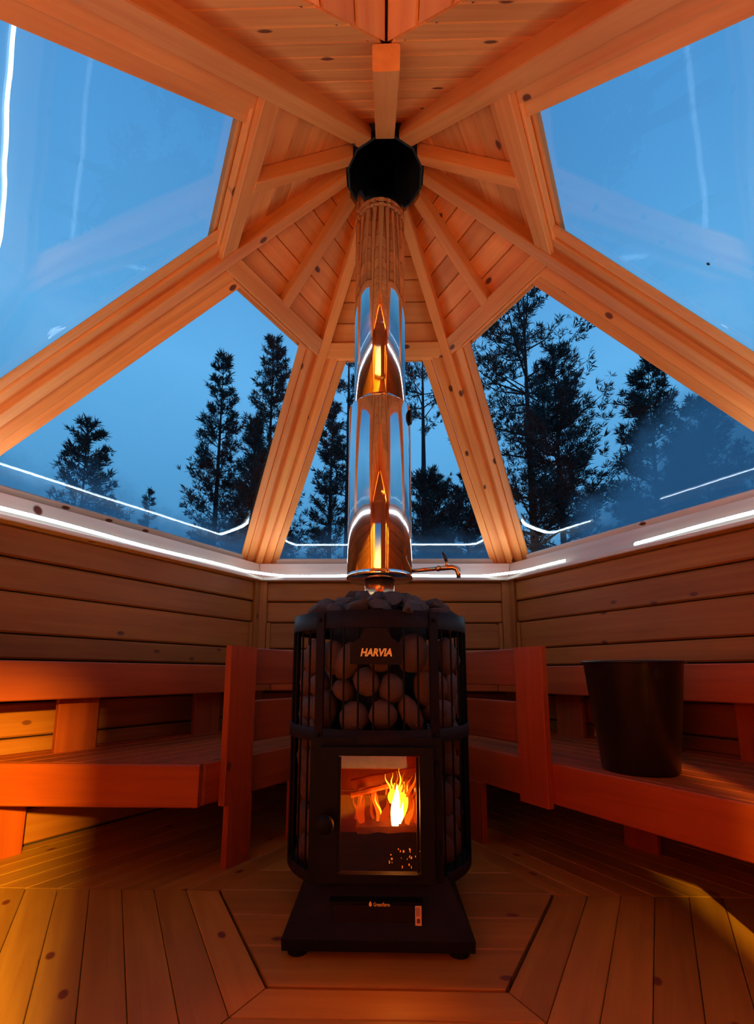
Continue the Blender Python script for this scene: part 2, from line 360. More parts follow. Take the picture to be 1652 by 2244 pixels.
# wall plates (ledges) carrying the light strip, sills, roof windows
wi = 0
for k in (1, 0, 5, 2, 4):
    wi += 1
    n = nvec(k); M = frame((0, 0, 0), tvec(k), n, (0, 0, 1))
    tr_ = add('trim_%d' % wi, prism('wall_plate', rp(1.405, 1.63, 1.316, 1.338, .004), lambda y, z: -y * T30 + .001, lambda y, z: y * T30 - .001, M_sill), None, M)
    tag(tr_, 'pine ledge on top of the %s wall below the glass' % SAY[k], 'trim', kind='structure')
    F = facM(k)
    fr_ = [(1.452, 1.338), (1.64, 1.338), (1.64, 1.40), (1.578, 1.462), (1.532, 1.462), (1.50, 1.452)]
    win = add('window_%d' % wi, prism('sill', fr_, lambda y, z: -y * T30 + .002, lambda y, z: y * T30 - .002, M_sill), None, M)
    tag(win, 'sloping roof window facing %s with pine frame boards' % SAY[k], 'window', kind='structure')
    gm = M_glass_fog_halo if k in (0, 1) else (M_glass_fog2 if k == 5 else M_glass)
    add('pane', prism('pane', [(.82, -.006), (2.16, -.006), (2.16, 0), (.82, 0)], lambda y, z: -y * TP + .02, lambda y, z: y * TP - .02, gm), win, F)
    ph = math.atan(TP)
    for s in (-1, 1):
        hx = Vector((s * math.sin(ph), math.cos(ph), 0)); hy = Vector((-s * math.cos(ph), math.sin(ph), 0))
        A = F.to_3x3()
        x = A @ hx; y = A @ hy; z = x.cross(y); sg = 1 if z.dot(F.col[2].xyz) > 0 else -1
        J = frame(F.translation, x, y, z); fp = lambda t: sorted((.001 * sg, t * sg))
        add('jamb_board', prism('jamb_board', rp(.024, .098, *fp(.024), .003), lambda yy, zz: (.80 - yy * math.sin(ph)) / math.cos(ph), lambda yy, zz: (2.20 - yy * math.sin(ph)) / math.cos(ph), M_wood), win, J)
        add('glazing_bead', prism('glazing_bead', rp(.0985, .144, *fp(.014), .003), lambda yy, zz: (.82 - yy * math.sin(ph)) / math.cos(ph), lambda yy, zz: (2.17 - yy * math.sin(ph)) / math.cos(ph), M_wood), win, J)
    add('header_board', prism('header_board', rp(.762, .836, .001, .046, .003), lambda y, z: -y * TP + .028, lambda y, z: y * TP - .028, M_wood), win, F)
    add('header_bead', prism('header_bead', rp(.8365, .849, .001, .024, .002), lambda y, z: -y * TP + .10, lambda y, z: y * TP - .10, M_wood), win, F)
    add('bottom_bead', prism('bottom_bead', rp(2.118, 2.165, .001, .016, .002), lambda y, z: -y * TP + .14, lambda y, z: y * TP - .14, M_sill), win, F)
    if k == 4:      # a dark speck on this pane
        q = MC @ Vector(((1552 - CX) / FPX, 1, -(578 - CY) / FPX)); nn = F.col[2].xyz; tt = (F.translation + nn * .002 - CAMP).dot(nn) / q.dot(nn)
        add('speck', mesh('speck', *lathe([(.003, 0), (.006, .0008), (.003, .0016)], 8), M_soot), win, Matrix.Translation(CAMP + q * tt) @ F.to_3x3().to_4x4())
# smoke cowl
cv, cf = lathe([(.160, 2.748), (.160, 2.78), (.200, 2.80), (.200, 2.90), (.170, 3.10), (.150, 3.10), (.152, 2.90), (.152, 2.748), (.160, 2.748)], 12, False)
tv_, tf_ = lathe([(.02, 3.10), (.165, 3.10), (.165, 3.12), (.02, 3.12)], 12, True)
co = empty('smoke_cowl', (0, 0, 2.735), label='black twelve-sided smoke cowl at the roof peak around the flue', cat='cowl')
add('collar', mesh('collar', cv, cf, M_soot), co, Matrix.Rotation(PI / 12, 4, 'Z')); add('cap', mesh('cap', tv_, tf_, M_soot), co)

# ------------------------------------------------------------------ light strips
def hexp(th, a):      # rounded hexagon path
    best = min(a / max(1e-6, math.cos(th - math.atan2(nvec(k).y, nvec(k).x))) for k in range(6) if math.cos(th - math.atan2(nvec(k).y, nvec(k).x)) > .5)
    return min(best, a * 1.105)
def strip(th0, th1, name, label):
    n = int(abs(th1 - th0) / .035); pts = []
    for i in range(n + 1):
        th = th0 + (th1 - th0) * i / n; r = hexp(th, 1.418)
        pts.append((r * math.cos(th), r * math.sin(th), 1.347 + .004 * math.sin(th * 9) + .012 * max(0, math.cos(th) ** 2 - .35)))
    vs, fs = tube(pts, .0055, 6)
    o = add(name, mesh(name, vs, fs, M_led, True)); tag(o, label, 'light strip')
    V = []; Fq = []         # added glowing ribbon on the tube, facing up and inwards to light the roof
    for x, y, z in pts:
        h = math.hypot(x, y); ux, uy = x / h, y / h
        for dr, dz in ((-.0010, .0045), (.0075, .0130), (.0090, .0115), (.0005, .0030)): V.append((x + ux * dr, y + uy * dr, z + dz))
    for i in range(len(pts) - 1):
        for c in range(4): Fq.append((i * 4 + c, i * 4 + (c + 1) % 4, i * 4 + 4 + (c + 1) % 4, i * 4 + 4 + c))
    tm = mesh('roof_light_ribbon', V, Fq, M_rubber); tm.materials.append(M_led2)
    for i_, pg in enumerate(tm.polygons): pg.material_index = 1 if i_ % 4 == 0 else 0
    add('roof_light_ribbon', tm, o); return o
R_ = math.radians
strip(R_(238), R_(44), 'led_strip', 'long cool white light strip along the left and back ledges')
strip(R_(27.5), R_(-58), 'led_strip', 'separate shorter cool white light strip on the right ledge')

# ------------------------------------------------------------------ benches
def bench_side(k, mir, s_front, zt, a0, a1, root, fascia_label=None, seat_end=None, w=.092):
    """boards parallel to wall k; mir=+1: back mitre at +s, front end at -s"""
    M = secM(k)
    lo = lambda y, z: (s_front(y) if mir > 0 else -y * T30 + .002); hi = lambda y, z: (y * T30 - .002 if mir > 0 else s_front(y))
    add('fascia', prism('fascia', rp(a0, a0 + .028, zt - .145, zt - .001, .004), lo, hi, M_bench), root, M)
    a = a0 + .029 if zt > .5 else a0 + .0285
    while a < a1 - .03:
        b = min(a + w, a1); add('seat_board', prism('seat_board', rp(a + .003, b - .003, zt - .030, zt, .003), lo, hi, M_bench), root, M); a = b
def vboard(name, k, s0, s1, a0, a1, z0, z1, root, mat=None):
    # upright board of wall-sector k
    t, n = tvec(k), nvec(k)
    M = frame((0, 0, 0), (0, 0, 1), t, n) if True else None
    if M.to_3x3().determinant() < 0: M = frame((0, 0, 0), (0, 0, 1), -t, n); s0, s1 = -s1, -s0
    return add(name, prism(name, rp(s0, s1, a0, a1, .003), z0, z1, mat or M_bench), root, M)
ZL, ZU = .380, .745; AF = .610; AU = 1.17
g1 = 'benches round the hut'
c3 = math.cos(PI / 6)
# local s for sector 1: P = a*n1 + s*t1, t1=(.5,.866): larger s = towards the back corner
bl = empty('lower_bench', (-1.0, .6, 0), label='lower pine bench left of the stove, its front end lit orange', cat='bench', group=g1)
endL = lambda a: (.10 - .5 * a) / c3
bench_side(1, +1, endL, ZL, AF, 1.43, bl)
add('end_fascia', prism('end_fascia', rp(ZL - .147, ZL - .001, 0, .028, .004), lambda y, z: -1.62, lambda y, z: -AF / c3 - .01 + .055, M_bench), bl, frame((0, .071, 0), (1, 0, 0), (0, 0, 1), (0, -1, 0)) @ Matrix.Translation((0, 0, -.028)))
vboard('leg', 1, -.150, -.030, AF - .030, AF - .002, 0, ZL - .14, bl); vboard('leg', 1, .20, .30, AF - .030, AF - .002, 0, ZL - .14, bl)
vboard('leg', 1, -.60, -.46, 1.38, 1.408, 0, ZL - .03, bl)
bb = empty('lower_bench', (0, 1.0, 0), label='lower pine bench across the back wall, hidden behind the stove', cat='bench', group=g1)
bench_side(0, +1, lambda a: -a * T30 + .002, ZL, AF, 1.43, bb)
br = empty('lower_bench', (1.0, .3, 0), label='lower pine bench right of the stove carrying the dark bucket', cat='bench', group=g1)
endR = lambda a: (1.43 - .5 * a) / c3
bench_side(5, -1, endR, ZL, AF, 1.43, br)
vboard('leg', 5, -.30, -.18, AF - .030, AF - .002, 0, ZL - .14, br); vboard('leg', 5, .85, .97, AF + .03, AF + .058, 0, ZL - .14, br)
vboard('leg', 5, .10, .24, 1.10, 1.128, 0, ZL - .03, br)
# upper benches
ul = empty('upper_bench', (-1.2, .5, ZL), label='upper pine bench along the back left wall', cat='bench', group=g1)
bench_side(1, +1, lambda a: -(1.43 - .5 * a) / c3, ZU, AU, 1.43, ul)
for s0 in (-.42, .25): vboard('support', 1, s0, s0 + .165, 1.30, 1.328, ZL, ZU - .14, ul)
ub = empty('upper_bench', (0, 1.2, ZL), label='upper pine bench along the back wall behind the stove', cat='bench', group=g1)
bench_side(0, +1, lambda a: -a * T30 + .002, ZU, AU, 1.43, ub)
ur = empty('upper_bench', (1.2, .5, ZL), label='upper pine bench along the back right wall behind the bucket', cat='bench', group=g1)
bench_side(5, -1, endR, ZU, AU, 1.43, ur)
for s0 in (-.38, .085, .47): vboard('support', 5, s0, s0 + .165, 1.30, 1.328, ZL, ZU - .14, ur)
# guard rail round the stove, fixed to posts on the bench fronts
gr = empty('guard_rail', (0, .4, .22), label='pine guard rail with two posts and double boards behind the stove', cat='railing')
vboard('post', 1, -.175, -.037, AF - .032, AF - .001, .222, .808, gr); vboard('post', 5, .037, .175, AF - .032, AF - .001, .222, .808, gr)
for z0, z1 in ((.655, .806), (.430, .592)):
    add('rail_board', prism('rail_board', rp(AF, AF + .028, z0, z1, .004), -.12, lambda y, z: y * T30 - .002, M_bench), gr, secM(1))
    add('rail_board', prism('rail_board', rp(AF, AF + .028, z0, z1, .004), lambda y, z: -y * T30 + .002, lambda y, z: y * T30 - .002, M_bench), gr, secM(0))
    add('rail_board', prism('rail_board', rp(AF, AF + .028, z0, z1, .004), lambda y, z: -y * T30 + .002, .12, M_bench), gr, secM(5))

# ------------------------------------------------------------------ bucket
bk = empty('bucket', (.868, .03, ZL), label='dark tapered metal bucket standing on the right bench', cat='bucket')
Mb = Matrix.Translation((.868, .03, ZL))
bv, bf = lathe([(.112, 0), (.118, .006), (.156, .360), (.160, .366), (.160, .360), (.152, .358), (.112, .012), (.01, .012)], 40, True)
add('body', mesh('body', bv, bf, M_bucket, True), bk, Mb)
rv, rf = tube([(.160 * math.cos(a * PI / 24), .160 * math.sin(a * PI / 24), .364) for a in range(48)], .005, 8, True); add('rim', mesh('rim', rv, rf, M_bucket, True), bk, Mb)
for s in (-1, 1):
    ev, ef = lathe([(.018, 0), (.018, .008), (.006, .010)], 12); add('handle_ear', mesh('ear', ev, ef, M_bucket), bk, Mb @ Matrix.Translation((0, s * .150, .325)) @ Matrix.Rotation(-s * PI / 2, 4, 'X'))

# ------------------------------------------------------------------ stove
SX = -.02
st = empty('sauna_stove', (SX, 0, 0), label='black wood-burning sauna stove with stone cage and glowing glass door', cat='stove')
Ms = Matrix.Translation((SX, 0, 0))
def sp(name, vf, mat, parent=None, smooth=False, M=None): return add(name, mesh(name, vf[0], vf[1], mat, smooth), parent or st, Ms @ (M or Matrix.Identity(4)))
def frust(x0, y0a, y0b, z0, x1, y1a, y1b, z1):
    return [(-x0, y0a, z0), (x0, y0a, z0), (x0, y0b, z0), (-x0, y0b, z0), (-x1, y1a, z1), (x1, y1a, z1), (x1, y1b, z1), (-x1, y1b, z1)], [(0, 1, 2, 3), (4, 5, 6, 7), (0, 1, 5, 4), (1, 2, 6, 5), (2, 3, 7, 6), (3, 0, 4, 7)]
sp('plinth', merge([frust(.240, -.37, .24, .022, .242, -.37, .24, .048), frust(.242, -.37, .24, .048, .185, -.285, .22, .165)]), M_black)
for sx in (-1, 1):
    for y in (-.335, .20): sp('foot', lathe([(.022, 0), (.026, .004), (.026, .018), (.022, .024)], 14), M_black, None, False, Matrix.Translation((sx * .205, y, 0)))
sp('ash_drawer', box(-.115, .105, -.348, -.30, .068, .118), M_iron)
sp('drawer_lip', box(-.125, .115, -.345, -.285, .1185, .1245), M_black)
# firebox: brick lined box, open to the front
fx0, fx1, fz0, fz1, fy0, fy1 = -.145, .155, .165, .505, -.285, .06
sp('firebox', merge([box(fx0, fx1, fy0, fy1, fz0 - .01, fz0), box(fx0, fx1, fy0, fy1, fz1, fz1 + .012), box(fx0 - .012, fx0, fy0, fy1, fz0 - .01, fz1 + .012), box(fx1, fx1 + .012, fy0, fy1, fz0 - .01, fz1 + .012), box(fx0, fx1, fy1, fy1 + .012, fz0 - .01, fz1 + .012)]), M_brick)
sp('firebox_shell', merge([box(fx0 - .02, fx0 - .013, fy0, fy1 + .12, fz0 - .02, fz1 + .013), box(fx1 + .013, fx1 + .02, fy0, fy1 + .12, fz0 - .02, fz1 + .013), lathe([(.165, .52), (.165, .87)], 28), box(-.18, .18, .08, .20, .15, .52)]), M_soot)
# front plate behind the door, with an opening
def ringplate(xo0, xo1, zo0, zo1, xi0, xi1, zi0, zi1, y0, y1):
    return merge([box(xo0, xi0, y0, y1, zo0, zo1), box(xi1, xo1, y0, y1, zo0, zo1), box(xi0, xi1, y0, y1, zo0, zi0), box(xi0, xi1, y0, y1, zi1, zo1)])
sp('front_plate', ringplate(-.19, .175, .14, .525, -.13, .135, .17, .495, -.296, -.284), M_black)
DX0, DX1, DZ0, DZ1 = -.158, .150, .158, .503
door = sp('door', ringplate(DX0, DX1, DZ0, DZ1, -.110, .112, .180, .480, -.322, -.297), M_black)
sp('glass', box(-.112, .114, -.314, -.310, .178, .482), M_fglass, door)
for xx in (-.106, .106): sp('glass_trim', box(xx - .0035, xx + .0035, -.318, -.309, .184, .476), M_iron, door)
sp('door_handle', merge([xf(lathe([(.008, 0), (.008, .03), (.022, .034), (.024, .046), (.018, .056), (.004, .058)], 16), Matrix.Translation((-.138, -.322, .315)) @ Matrix.Rotation(PI / 2, 4, 'X'))]), M_black, door, True)
for zz in (.24, .44): sp('hinge', xf(lathe([(.007, 0), (.007, .04)], 10), Matrix.Translation((DX1 + .008, -.308, zz - .02))), M_black, door)
# cage
RC = .298
def band(z0, z1, r, a0=0, a1=2 * PI, n=48):
    return lathe([(r, z0), (r, z1), (r - .005, z1), (r - .005, z0), (r, z0)], n, False, a0, a1)
FR = -PI / 2
sp('top_ring', band(.836, .888, RC), M_iron, None, True)
sp('middle_ring', band(.506, .545, RC + .004), M_iron, None, True)
sp('bottom_ring', band(.118, .148, RC, FR + R_(38), FR + R_(322)), M_iron, None, True)
sp('cage_floor', lathe([(.03, .118), (RC - .004, .118), (RC - .004, .124), (.03, .124)], 40, False, FR + R_(38), FR + R_(322)), M_soot)
for a in (R_(-36), R_(33)):
    for z in (.862, .525): sp('bolt', xf(lathe([(.006, 0), (.006, .006), (.003, .008)], 8), Matrix.Rotation(a, 4, 'Z') @ Matrix.Translation((0, -RC - .004, z)) @ Matrix.Rotation(PI / 2, 4, 'X')), M_black)
for a in (-36, 33, 100, 180, -100):
    sp('cage_bar', xf(box(-.0155, .0155, -RC - .004, -RC + .003, .118, .885), Matrix.Rotation(R_(a), 4, 'Z')), M_iron)
rodm = mesh('cage_rod', *tube([(0, 0, .52), (0, 0, .84)], .0032, 6), M_black); rodm2 = mesh('cage_rod_low', *tube([(0, 0, .125), (0, 0, .52)], .0032, 6), M_black)
a = -175
while a < 176:
    if min(abs(a - q) for q in (-36, 33, 100, 180, -100)) > 4:
        px, py = RC * math.sin(R_(a)) * .99, -RC * math.cos(R_(a)) * .99
        add('cage_rod', rodm, st, Ms @ Matrix.Translation((px, py, 0)))
        if abs(a) > 38: add('cage_rod', rodm2, st, Ms @ Matrix.Translation((px, py, 0)))
    a += 8.6
# name plate, lettering
sh = [(-.082, .728), (.066, .728), (.066, .785), (.038, .802), (.022, .832), (-.040, .832), (-.055, .802), (-.082, .785)]
plv = [(x, -RC - .014, z) for x, z in sh] + [(x, -RC - .005, z) for x, z in sh]; n8 = len(sh)
plate = sp('name_plate', (plv, [tuple(range(n8)), tuple(range(n8, 2 * n8))] + [(i, (i + 1) % n8, n8 + (i + 1) % n8, n8 + i) for i in range(n8)]), M_iron)
def letters(txt, size, shear, M, mat, parent, name, off=.0):
    cu = bpy.data.curves.new(name, 'FONT'); cu.body = txt; cu.size = size; cu.shear = shear; cu.extrude = .0008; cu.offset = off; cu.align_x = 'CENTER'; cu.align_y = 'CENTER'; cu.resolution_u = 2
    to = bpy.data.objects.new(name + '_tmp', cu); C.objects.link(to); dg = bpy.context.evaluated_depsgraph_get(); dg.update()
    me = bpy.data.meshes.new_from_object(to.evaluated_get(dg)); bpy.data.objects.remove(to); me.materials.clear(); me.materials.append(mat)
    w = max(v.co.x for v in me.vertices) - min(v.co.x for v in me.vertices)
    return add(name, me, parent, M), w
LM = Ms @ Matrix.Translation((-.008, -RC - .0152, .761)) @ Matrix.Rotation(PI / 2, 4, 'X')
lo, lw = letters('HARVIA', .0300, .22, LM, M_logo, plate, 'lettering', .0012)
sxs = .090 / lw; lo.matrix_basis = LM @ Matrix.Scale(sxs, 4, (1, 0, 0)); lo['label'] = 'orange HARVIA lettering'
LM2 = Ms @ Matrix.Translation((.009, -.349, .1205)) @ Matrix.Rotation(PI / 2, 4, 'X')
lo, lw = letters('Greenflame', .0125, 0, LM2, M_logo, st, 'small_lettering'); lo.matrix_basis = LM2 @ Matrix.Scale(.042 / lw, 4, (1, 0, 0))
fp_ = [(0, .008), (.003, .003), (.004, -.001), (.002, -.005), (-.002, -.005), (-.004, -.001), (-.003, .003)]
sp('flame_mark', ([(x - .020, -.350, z + .1215) for x, z in fp_], [tuple(range(7))]), M_logo)
stk = sp('sticker', box(.094, .110, -.3515, -.3485, .074, .119), M_stick); sp('sticker_print', merge([box(.098, .106, -.3522, -.3512, .080, .090)] + [box(.097 + i * .0035, .0982 + i * .0035, -.3522, -.3512, .096, .116) for i in range(3)]), M_ink, stk)

# stones (each a thing of its own)
def rock(seed, jag):
    bm = bmesh.new(); bmesh.ops.create_icosphere(bm, subdivisions=2, radius=1)
    rnd = random.Random(seed); off = Vector((rnd.random() * 50, rnd.random() * 50, rnd.random() * 50))
    planes = [(Vector((rnd.gauss(0, 1), rnd.gauss(0, 1), rnd.gauss(0, 1))).normalized(), rnd.uniform(.45, .8)) for _ in range(9 if jag else 3)]
    for v in bm.verts:
        d = 1 + (.25 if jag else .16) * noise.noise(v.co * 1.3 + off)
        v.co *= d
        for pn, pd in planes:
            t = v.co.dot(pn) - (pd if jag else pd + .22)
            if t > 0: v.co -= pn * t * (1 if jag else .8)
    me = bpy.data.meshes.new('stone'); bm.to_mesh(me); bm.free(); me.materials.append(M_stone2 if jag else M_stone)
    for p in me.polygons: p.use_smooth = not jag
    return me
rocks = [rock(i, False) for i in range(7)]; jags = [rock(50 + i, True) for i in range(7)]
rnd = random.Random(3); ORD = ['first', 'second', 'third', 'fourth', 'fifth', 'sixth', 'seventh', 'eighth', 'ninth', 'tenth', 'eleventh', 'twelfth']
rows = []; z = .172; row = 0
while z < .83:
    step = 20.5; a = -112 + (row % 2) * step / 2; rows.append([])
    while a < 113:
        aa = a + rnd.uniform(-6, 6); zz = z + rnd.uniform(-.018, .018)
        if not (z < .53 and abs(aa) < 47): rows[-1].append((aa, zz))
        a += step
    z += .083; row += 1
for ri, rw in enumerate(reversed(rows)):
    for ci, (aa, zz) in enumerate(rw):
        o = add('stove_stone', rnd.choice(rocks), None, Ms @ Matrix.Translation((.238 * math.sin(R_(aa)), -.238 * math.cos(R_(aa)), zz)) @ Matrix.Rotation(R_(aa), 4, 'Z') @ Matrix.Rotation(rnd.uniform(-.5, .5), 4, 'Y') @ Matrix.Diagonal((rnd.uniform(.030, .052), rnd.uniform(.032, .042), rnd.uniform(.036, .068), 1)))
        tag(o, 'rounded brown stone in the stove cage, %s row from top, %s from left' % (ORD[ri], ORD[ci]), 'stone', 'rounded stones behind the bars of the stove cage')
for i in range(46):
    rr = .262 * math.sqrt((i + .5) / 46); aa = i * 2.39996
    if rr < .075: rr = .085
    zz = .876 + .082 * max(0, 1 - (rr / .27) ** 1.6) + rnd.uniform(-.012, .014)
    o = add('top_stone', rnd.choice(jags), None, Ms @ Matrix.Translation((rr * math.cos(aa), rr * math.sin(aa), zz)) @ Matrix.Rotation(rnd.uniform(0, 6), 4, 'Z') @ Matrix.Rotation(rnd.uniform(-.5, .5), 4, 'X') @ Matrix.Diagonal((rnd.uniform(.045, .078), rnd.uniform(.038, .060), rnd.uniform(.026, .044), 1)))
    tag(o, 'jagged grey stone heaped on top of the stove around the flue', 'stone', 'jagged stones heaped on the stove top')

# fire: logs and flames
FY = -.13
def log(p0, p1, r, label):
    p0, p1 = Vector(p0), Vector(p1); n = 6; pts = [p0.lerp(p1, i / n) for i in range(n + 1)]
    vs, fs = tube(pts, [r * (1 + .12 * math.sin(i * 2.3 + r * 900)) for i in range(n + 1)], 7)
    M = Matrix.Translation((SX, 0, 0)); o = add('firewood_log', mesh('log', vs, fs, M_log), None, M); tag(o, label, 'log', 'burning firewood in the stove'); return o
log((-.085, FY - .03, .338), (.035, FY - .02, .366), .0085, 'thin stick leaning across the top of the fire')
log((-.070, FY, .262), (-.058, FY + .02, .345), .010, 'short upright piece of firewood at the left of the fire')
log((.006, FY, .255), (-.024, FY + .02, .350), .011, 'upright split log left of the bright flame')
log((.100, FY, .255), (.088, FY + .02, .375), .011, 'upright split log right of the bright flame')
log((-.09, FY + .08, .345), (.12, FY + .09, .385), .018, 'thick log lying at the back of the firebox')
log((-.07, FY + .07, .225), (.13, FY + .06, .235), .028, 'charred log lying on the grate')
fire = empty('fire', (SX + .03, FY, .25), label='bright yellow and orange flames behind the stove glass', cat='fire')
M_f1 = emit('flame_core', (1.0, .80, .35), 16.0); M_f2 = emit('flame_yellow', (1.0, .45, .04), 4.5); M_f3 = emit('flame_orange', (1.0, .20, .012), 1.3); M_f4 = emit('flame_red', (1.0, .09, .004), .75); M_em = emit('embers', (1.0, .22, .02), 1.2)
def flame(name, base, h, w, lean, mat, dep=.6, wob=.004, tip=2.0):
    n = 10; pts = []; rad = []
    for i in range(n + 1):
        t = i / n; pts.append((base[0] + lean * t + wob * math.sin(t * 6 + base[0] * 190), base[1], base[2] + h * t)); rad.append(max(.0004, w * (.80 + .35 * math.sin(PI * min(1, t * 1.3))) * (1 - t ** tip)))
    vs, fs = tube(pts, rad, 8); vs = [(v[0], base[1] + (v[1] - base[1]) * dep, v[2]) for v in vs]
    add(name, mesh(name, vs, fs, mat, True), fire, Matrix.Translation((SX, 0, 0)))
flame('flame_core', (.0485, FY - .040, .256), .118, .0125, .006, M_f1, .5, .001, 4)
flame('flame_core', (.060, FY - .036, .262), .060, .0080, .014, M_f1, .5, .001, 2)
flame('flame', (.060, FY - .026, .268), .105, .015, .030, M_f2, .5, .002)
flame('flame', (.050, FY - .024, .318), .056, .020, -.004, M_f2, .5, .002)
flame('flame', (.066, FY - .024, .322), .056, .017, .012, M_f2, .5, .002)
for bx, bz, h, w, ln, mt in [(.034, .350, .052, .0030, -.014, M_f2), (.044, .355, .050, .0028, -.006, M_f2), (.053, .355, .058, .0028, .000, M_f3), (.060, .355, .064, .0030, .004, M_f2), (.068, .350, .058, .0028, .010, M_f3), (.077, .345, .052, .0035, .020, M_f3), (.088, .335, .070, .0045, .026, M_f3), (.098, .335, .050, .0035, .018, M_f4), (.026, .340, .034, .0030, -.016, M_f3),
                             (-.002, .268, .080, .0050, -.018, M_f3), (-.014, .272, .078, .0040, -.020, M_f4), (.004, .285, .060, .0028, -.016, M_f2), (-.052, .262, .075, .0110, .004, M_f4), (-.066, .280, .055, .0040, -.010, M_f4), (.090, .258, .080, .0050, .016, M_f3), (.108, .262, .090, .0080, .002, M_f4), (.080, .260, .055, .0050, .022, M_f3), (.020, .268, .060, .012, .004, M_f4)]:
    flame('flame_tongue', (bx, FY - .030 - .010 * rnd.random(), bz), h, w, ln, mt)
ev = []; rnd = random.Random(11)
for i in range(26):
    x = rnd.gauss(.075, .03); x = max(-.12, min(.125, x)); s = rnd.uniform(.0007, .0022)
    ev.append(box(x - s, x + s, *(lambda yy: (yy - s, yy + s))(rnd.uniform(-.25, -.10)), fz0 + .001, fz0 + .003 + rnd.uniform(0, .005)))
emb = add('embers', mesh('embers', *merge([(v, f) for v, f in ev]), M_em), None, Matrix.Translation((SX, 0, 0))); tag(emb, 'glowing embers scattered on the firebox floor', 'embers', kind='stuff')
fl_ = bpy.data.lights.new('fire_light', 'POINT'); fl_.energy = 3.5; fl_.color = (1, .30, .04); fl_.shadow_soft_size = .03
flo = bpy.data.objects.new('fire_light', fl_); link(flo, fire, Matrix.Translation((SX + .055, FY - .075, .33)))

# ------------------------------------------------------------------ flue and water heater
fu = empty('flue_pipe', (SX, 0, .93), label='polished steel flue pipe rising from the stove to the roof peak', cat='flue')
sp2 = lambda name, vf, mat, par, M=None: add(name, mesh(name, vf[0], vf[1], mat, True), par, Ms @ (M or Matrix.Identity(4)))
sp2('neck', lathe([(.053, .90), (.053, 1.05)], 32), M_brass, fu)
sp2('upper_pipe', lathe([(.0985, 1.68), (.0985, 2.575), (.0965, 2.578), (.0965, 2.98)], 48), M_steel, fu)
sp2('collar', lathe([(.0985, 2.505), (.1015, 2.509), (.1015, 2.517), (.0990, 2.521), (.0990, 2.530), (.1010, 2.534), (.1010, 2.540), (.0985, 2.544)], 48, False), M_steel, fu)
wh = empty('water_heater', (SX, 0, 1.035), label='wider polished steel water tank around the flue above the stove', cat='water tank')
sp2('tank', lathe([(.055, 1.046), (.112, 1.046), (.117, 1.052), (.117, 1.688), (.113, 1.694), (.099, 1.696)], 48, False), M_steel, wh)
sp2('bottom_flange', lathe([(.054, 1.034), (.116, 1.034), (.1195, 1.038), (.1195, 1.048), (.116, 1.053), (.054, 1.053)], 48, False), M_steel, wh)
sp2('dark_oval', xf(lathe([(.020, 0), (.020, .006), (.015, .009)], 16), Matrix.Translation((.112, -.030, 1.650)) @ Matrix.Rotation(PI / 2, 4, 'Y') @ Matrix.Diagonal((1.5, .9, 1, 1))), M_rubber, wh)  # dark oval disc on the right side of the tank
Mt = Matrix.Translation((.110, 0, 1.068)) @ Matrix.Rotation(R_(-6), 4, 'Z') @ Matrix.Rotation(R_(-4), 4, 'Y')
tp = sp2('tap', merge([xf(tube([(0, 0, 0), (.10, 0, 0)], .0075, 12), Mt), xf(tube([(.095, 0, 0), (.106, 0, 0)], .0105, 8), Mt), xf(tube([(.104, 0, 0), (.150, 0, 0), (.166, 0, -.006), (.170, 0, -.022), (.170, 0, -.040)], [.009, .0095, .010, .0085, .0075], 12), Mt), xf(tube([(.166, 0, -.010), (.178, 0, -.010)], .006, 8), Mt), xf(tube([(.132, 0, .006), (.132, 0, .022)], .006, 8), Mt)]), M_brass, wh)
sp2('tap_lever', xf(tube([(.132, 0, .020), (.131, 0, .034), (.124, 0, .050), (.122, 0, .060)], [.005, .007, .0065, .003], 8), Mt), M_rubber, tp)

# ------------------------------------------------------------------ lantern in the porch behind the viewer
LP = Vector((.62, -2.75, 1.35))
la = empty('porch_lantern', LP, label='warm lantern hanging in the porch outside the entrance door', cat='lamp')
ML = Matrix.Translation(LP)
add('chain', mesh('chain', *tube([(0, 0, .12), (0, 0, .43)], .004, 6), M_black), la, ML)
add('lantern_top', mesh('top', *lathe([(.02, .12), (.08, .07), (.08, .062), (.02, .062)], 12), M_black), la, ML)
add('bulb', mesh('bulb', *lathe([(.005, -.045), (.030, -.03), (.038, 0), (.028, .035), (.016, .060)], 16), emit('bulb', (1, .55, .18), 30), True), la, ML)
pl = bpy.data.lights.new('lantern_light', 'POINT'); pl.energy = 1700; pl.color = (1, .60, .06); pl.shadow_soft_size = .05
plo = bpy.data.objects.new('lantern_light', pl); link(plo, la, ML @ Matrix.Translation((0, 0, -.09)))

